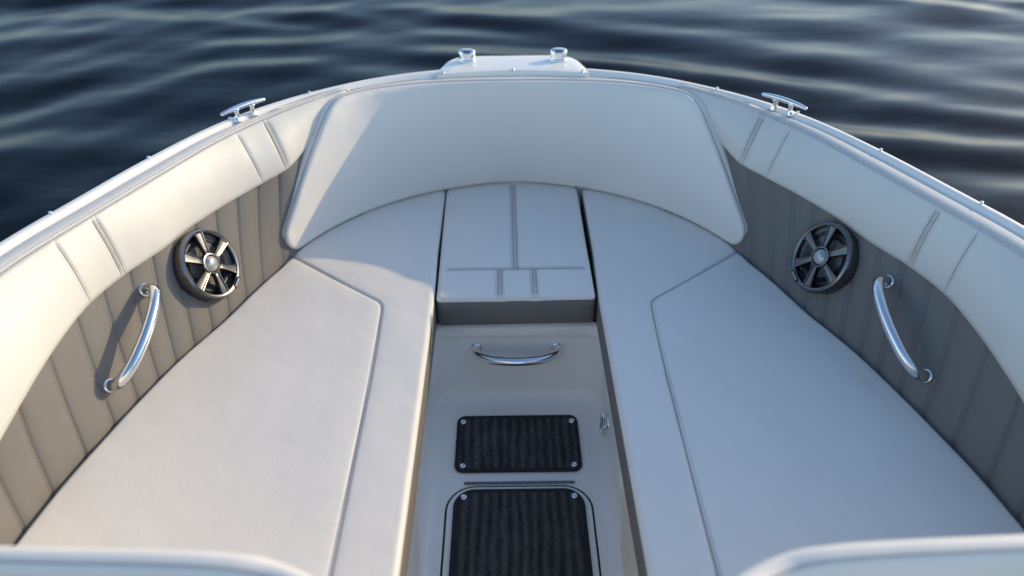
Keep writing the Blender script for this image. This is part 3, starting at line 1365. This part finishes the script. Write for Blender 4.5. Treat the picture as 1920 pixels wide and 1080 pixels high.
# ---------------------------------------------------------------- speakers
def speaker(side):
    ph, z = 53.7, .714
    p, n, du, dv = panel_point(ph, z, side)
    e = bpy.data.objects.new('speaker', None)
    COL.objects.link(e)
    e.location = p
    e.parent = boat
    e.matrix_parent_inverse = boat.matrix_world.inverted()
    bpy.context.view_layer.update()
    # local frame: z = normal, y up along the panel
    yv = (dv - n * dv.dot(n)).normalized()
    tw = Matrix.Rotation(rad(-7) * side, 3, 'Z')
    n, yv = tw @ n, tw @ yv
    xv = yv.cross(n).normalized()
    M4 = Matrix((xv, yv, n)).transposed().to_4x4()
    M4.translation = p
    R = .0915
    D = .025
    bm = bmesh.new()
    lathe(bm, [(R * .98, -.012), (R * 1.0, D - .022), (R * .995, D - .010), (R * .96, D - .004), (R * .93, D - .0035)], M4, 64)
    frombm('housing', bm, M_GUN, e)
    # basket, surround, cone
    bm = bmesh.new()
    lathe(bm, [(R * .90, D - .010), (R * .88, D - .020), (R * .80, D - .022), (R * .76, D - .016), (R * .70, D - .015), (R * .64, D - .021), (R * .60, D - .024), (R * .30, D - .040), (R * .22, D - .042)], M4, 64)
    frombm('cone', bm, M_CONE, e)
    bm = bmesh.new()
    for k in range(8):
        a = 2 * math.pi * (k + .5) / 8
    for rr_ in (.34, .42, .50):
        tube(bm, [M4 @ Vector((R * rr_ * math.cos(t), R * rr_ * math.sin(t), D - .032 + .02 * (rr_ - .34))) for t in np.linspace(0, 2 * math.pi, 41)[:-1]], .0011, 5, closed=True)
    frombm('basket_ribs', bm, M_BLK, e)
    # ring + six wide spokes, each a raised channel
    bm = bmesh.new()
    lathe(bm, [(R * .87, D - .008), (R * .865, D - .002), (R * .885, D + .0005), (R * .93, D + .0015), (R * .975, D - .0005), (R * 1.005, D - .006), (R * 1.0, D - .014)], M4, 72)
    for k in range(6):
        a = rad(90 + 60 * k)
        Rt = M4 @ Matrix.Rotation(a, 4, 'Z')
        # cross-section of a spoke at r: two ridges and a valley
        secs = []
        for r_, w_ in ((.225, .092), (.30, .088), (.42, .096), (.56, .110), (.72, .128), (.89, .150)):
            ww = R * w_
            zz = D + .0030 - .010 * ((.89 - r_) / .66) ** 1.5 * 0 - .0035 * ((r_ - .225) / .66)
            zz = D + .001 - .0015 * (r_ < .3)
            prof = [(-1.0, -.010), (-1.0, -.001), (-.90, .0012), (-.80, .0010), (-.70, -.0026), (0, -.0034), (.70, -.0026), (.80, .0010), (.90, .0012), (1.0, -.001), (1.0, -.010)]
            secs.append([bm.verts.new(Rt @ Vector((R * r_, ww * q, zz + h))) for q, h in prof])
        for A, B in zip(secs[:-1], secs[1:]):
            for j in range(len(A) - 1):
                bm.faces.new((A[j], B[j], B[j + 1], A[j + 1]))
    # hub ring
    lathe(bm, [(R * .31, D - .010), (R * .31, D - .002), (R * .29, D + .001), (R * .25, D + .0015), (R * .225, D - .002), (R * .22, D - .008)], M4, 48)
    bmesh.ops.recalc_face_normals(bm, faces=bm.faces)
    frombm('grille', bm, M_GUN, e, sharp=32)
    bm = bmesh.new()
    lathe(bm, [(R * .222, D - .006), (R * .215, D - .001), (R * .18, D + .004), (R * .10, D + .0065), (0, D + .0072)], M4, 36)
    frombm('centre_cap', bm, M_PEARL, e)
    # small maker's plate low on the inboard rim
    bm = bmesh.new()
    aa = rad(-55) if side < 0 else rad(-125)
    aa = math.atan2(-.82, .57 if side < 0 else -.57)
    Bt = M4 @ Matrix.Rotation(aa, 4, 'Z') @ Matrix.Translation((R * .93, 0, D + .002)) @ Matrix.Rotation(rad(90), 4, 'Z')
    bmesh.ops.create_cube(bm, size=1, matrix=Bt @ Matrix.Diagonal((.034, .009, .003, 1)))
    bd = frombm('badge', bm, M_BLK, e, smooth=False)
    bm = bmesh.new()
    # seven worn, blocky letters as at this size in the photo
    for k in range(7):
        x = -.0115 + k * .0038
        for dx, dy, w_, h_ in ((-.0010, 0, .0007, .0048), (.0004, .0020, .0021, .0008), (.0004, -.0002 if k % 2 else -.0020, .0020, .0008)):
            bmesh.ops.create_cube(bm, size=1, matrix=Bt @ Matrix.Translation((x + dx, dy, .0017)) @ Matrix.Diagonal((w_, h_, .0006, 1)))
    frombm('lettering', bm, M_WHT, bd, smooth=False)


for sd_ in (-1, 1):
    speaker(sd_)


# ---------------------------------------------------------------- cleats
def cleat(side):
    a = pol(60.55, 1.55, 0, side)
    b = pol(64.9, 1.605, 0, side)
    # stands on the inner part of the lip
    c = (pol(62.9, outer_t(62.9)[0] - .030, .956, side))
    t1, t2 = pol(62, outer_t(62)[0], 0, side), pol(64.4, outer_t(64.4)[0], 0, side)
    d = (t2 - t1).normalized()
    nrm = Vector((-d.y, d.x, 0))
    bm = bmesh.new()
    H = .031
    L = .0665
    pts, rs = [], []
    for k in range(25):
        t = -1 + 2 * k / 24
        pts.append(c + d * (L * t) + Vector((0, 0, H + .004 * (1 - t * t) - .004 * t * t * 0)))
        rs.append(.0070 * (1 - .36 * t * t))
    # rounded ends
    pts = [pts[0] - d * .0035] + pts + [pts[-1] + d * .0035]
    rs = [rs[0] * .5] + rs + [rs[-1] * .5]
    tube(bm, pts, rs, 14)
    for s in (-1, 1):
        f = c + d * (.0235 * s)
        prof = [(f + d * .0045 * s + Vector((0, 0, -.002)), .0115), (f + d * .003 * s + Vector((0, 0, .003)), .0095), (f + Vector((0, 0, .010)), .0068), (f + Vector((0, 0, .020)), .0060), (f + d * .001 * s + Vector((0, 0, .028)), .0085), (f + d * .002 * s + Vector((0, 0, .032)), .010)]
        tube(bm, [q[0] for q in prof], [q[1] for q in prof], 12)
    frombm('cleat', bm, M_CHR, boat)


for sd_ in (-1, 1):
    cleat(sd_)


def popup_cleat(x):
    y, z = 2.338, .9642
    bm = bmesh.new()
    # lozenge body: wide at the top, tapering in to an oval foot
    rows = []
    for h, wx, wy in ((0, .0275, .0185), (.003, .0275, .0185), (.005, .0255, .0165), (.010, .0252, .0155), (.020, .0262, .0145), (.028, .0265, .0125), (.033, .0240, .0105), (.036, .0170, .0070), (.037, .0, .0)):
        row = []
        for k in range(28):
            a = 2 * math.pi * k / 28
            row.append(bm.verts.new((x + wx * math.copysign(abs(math.cos(a)) ** .8, math.cos(a)), y + wy * math.copysign(abs(math.sin(a)) ** .8, math.sin(a)), z + h)) if wx else None)
        rows.append(row)
    for A, B in zip(rows[:-2], rows[1:-1]):
        for k in range(28):
            bm.faces.new((A[k], A[(k + 1) % 28], B[(k + 1) % 28], B[k]))
    bm.faces.new(rows[-2])
    o = frombm('pull_up_cleat', bm, M_CHR, boat, sharp=50)
    # recessed wedge face and slot
    bm = bmesh.new()
    w0, w1 = .0085, .0150
    yy = y - .0172
    V = [bm.verts.new(p) for p in ((x - w0, yy + .0005, z + .007), (x + w0, yy + .0005, z + .007), (x + w1, yy - .0002, z + .026), (x - w1, yy - .0002, z + .026))]
    V2 = [bm.verts.new(v.co + Vector((0, .006, 0))) for v in V]
    bm.faces.new(V)
    for k in range(4):
        bm.faces.new((V[k], V2[k], V2[(k + 1) % 4], V[(k + 1) % 4]))
    frombm('wedge_face', bm, M_CHR, o, smooth=False)
    bm = bmesh.new()
    bmesh.ops.create_cube(bm, size=1, matrix=Matrix.Translation((x, y - .0120, z + .0305)) @ Matrix.Diagonal((.022, .006, .0040, 1)))
    frombm('slot', bm, M_BLK, o, smooth=False)


popup_cleat(-.143)
popup_cleat(.145)

# snap studs along the gunwale
stud_r = smooth_table([(20, 1.17), (42, 1.328), (52.6, 1.452), (61.4, 1.574), (69.6, 1.672), (78.2, 1.712), (83, 1.714), (90, 1.708)])
for ph in (42.0, 52.6, 61.4, 69.6, 78.2, 83.0, 90.0):
    for s in ((-1, 1) if ph < 90 else (1,)):
        r = float(stud_r(ph)[0])
        edge = ph < 75
        zz = .9605 if edge else (.9745 if ph > 82 else .949)
        if edge:
            r = float(outer_t(ph)[0]) - .015
        if 75 < ph < 82:
            r = 1.748
            zz = .951
        if 82 < ph < 90.5:
            r = float(outer_t(ph)[0]) - .045
            zz = .9635
        p = pol(ph, r, zz, s)
        bm = bmesh.new()
        M4 = Matrix.Translation(p)
        lathe(bm, [(.0062, 0), (.0062, .0012), (.0030, .0018), (.0026, .0042), (.0040, .0052), (.0038, .0068), (.002, .0076), (0, .0077)], M4, 14)
        frombm('snap_stud', bm, M_CHR, boat)


# ---------------------------------------------------------------- the two backrests in the foreground
def fore_backrest(side, label):
    t = thing('lounge_cushion', label, 'cushion', (side * .5, .47, .6), 'upright cushions at the bottom edge of the photo')
    # seen from behind and above: a slab leaning on the console, top rim visible
    plan = [(.205, .462), (.225, .492), (.285, .527), (.36, .538), (.60, .552), (.80, .575), (1.00, .62)]
    S_ = spline([(x, y, 0) for x, y in plan], 8)
    rows = []
    prof = [(.0, -.40), (0, -.06), (-.001, -.020), (-.004, -.009), (-.010, -.002), (-.018, .001), (-.026, -.001), (-.0285, -.0035), (-.0305, -.004), (-.034, -.009), (-.037, -.020), (-.039, -.045), (-.040, -.09), (-.040, -.20), (-.040, -.40)]
    n = len(S_)
    for i, p in enumerate(S_):
        a, b = S_[max(0, i - 1)], S_[min(n - 1, i + 1)]
        tt = (b - a).normalized()
        nn = Vector((-tt.y, tt.x, 0))      # forward
        zt = 1.0 + .004 * math.sin(i * .3)
        row = [Vector((p.x, p.y, zt + z)) + nn * d for d, z in prof]
        rows.append(row)
    # inner end: closes
    e = rows[0]
    endrow = []
    for q in e:
        endrow.append(Vector((q.x - .006, q.y - .002, q.z - .006)))
    c = [Vector((.205 + .012, .40, q.z - .02 if q.z > .9 else q.z)) for q in e]
    rows = [c, [(a * .35 + b * .65) + Vector((-.010, 0, 0)) for a, b in zip(c, e)]] + rows
    P = [[(side * q.x, q.y, q.z) for q in r] for r in rows]
    o = grid('backrest_cover', P, M_VIN, t, flip=(side > 0))
    bm = bmesh.new()
    tube(bm, [(side * q[7].x, q[7].y, q[7].z + .0003) for q in rows[2:]], .0016, 6)
    frombm('seam', bm, M_SEAM, o)


fore_backrest(-1, 'sunlit rim of an upright cream cushion, blurred, in the lower left corner')
fore_backrest(1, 'sunlit rim of an upright cream cushion, blurred, in the lower right corner')

# consoles behind them that carry the backrests
for s in (-1, 1):
    V, F = [], []
    loop = rrect(.26, -.45, 1.02, .40, .05, 6)
    n = len(loop)
    for ins, z in ((0, .25), (0, .75), (.004, .765), (.015, .775), (.04, .78)):
        L = rrect(.26 + ins, -.45 + ins, 1.02 - ins, .40 - ins, .05, 6)
        V += [(s * x, y, z) for x, y in L]
    for r in range(4):
        for k in range(n):
            a, b = r * n + k, r * n + (k + 1) % n
            F.append((a, b, b + n, a + n) if s > 0 else (a, a + n, b + n, b))
    F.append([4 * n + k for k in range(n)])
    mesh('console', V, F, M_GEL, boat)


# ---------------------------------------------------------------- unseen rest of the boat, added to bounce light into the well
def cockpit():
    path = [(-1.03, -.28), (-1.05, -1.2), (-1.05, -2.6)] + [(-1.05 + .25 - .25 * math.cos(rad(a)), -2.6 - .25 * math.sin(rad(a))) for a in (20, 45, 70, 90)] + \
        [(.80 + .25 * math.sin(rad(a)), -2.6 - .25 * math.cos(rad(a))) for a in (0, 20, 45, 70, 90)] + [(1.05, -1.2), (1.03, -.28)]
    rows = []
    n = len(path)
    for i, (x, y) in enumerate(path):
        a, b = Vector(path[max(0, i - 1)]), Vector(path[min(n - 1, i + 1)])
        t = (b - a).normalized()
        o = Vector((t.y, -t.x))
        rows.append([(x - o.x * .06, y - o.y * .06, .25), (x - o.x * .02, y - o.y * .02, .29), (x, y, .90), (x + o.x * .02, y + o.y * .02, .95), (x + o.x * .13, y + o.y * .13, .955),
                     (x + o.x * .15, y + o.y * .15, .92), (x + o.x * .13, y + o.y * .13, .60), (x + o.x * .02, y + o.y * .02, .1), (x - o.x * .1, y - o.y * .1, -.12)])
    grid('unseen_cockpit_liner', rows, M_LINER, boat)
    mesh('unseen_cockpit_floor', [(-1.03, -.596, .2485), (1.03, -.596, .2485), (1.03, -2.84, .2485), (-1.03, -2.84, .2485)], [(0, 3, 2, 1)], M_LINER, boat)
    L = rrect(-.95, -2.8, .95, -2.2, .08, 8)
    V, F = [], []
    for i_, z in ((0, .25), (0, .60), (.006, .63), (.02, .645), (.05, .65)):
        V += [(x * (1 - i_), y, z) for x, y in L]
    k = len(L)
    for r in range(4):
        for j in range(k):
            a, b = r * k + j, r * k + (j + 1) % k
            F.append((a, b, b + k, a + k))
    F.append([4 * k + j for j in range(k)])
    mesh('unseen_stern_bench', V, F, M_LINER, boat)


cockpit()
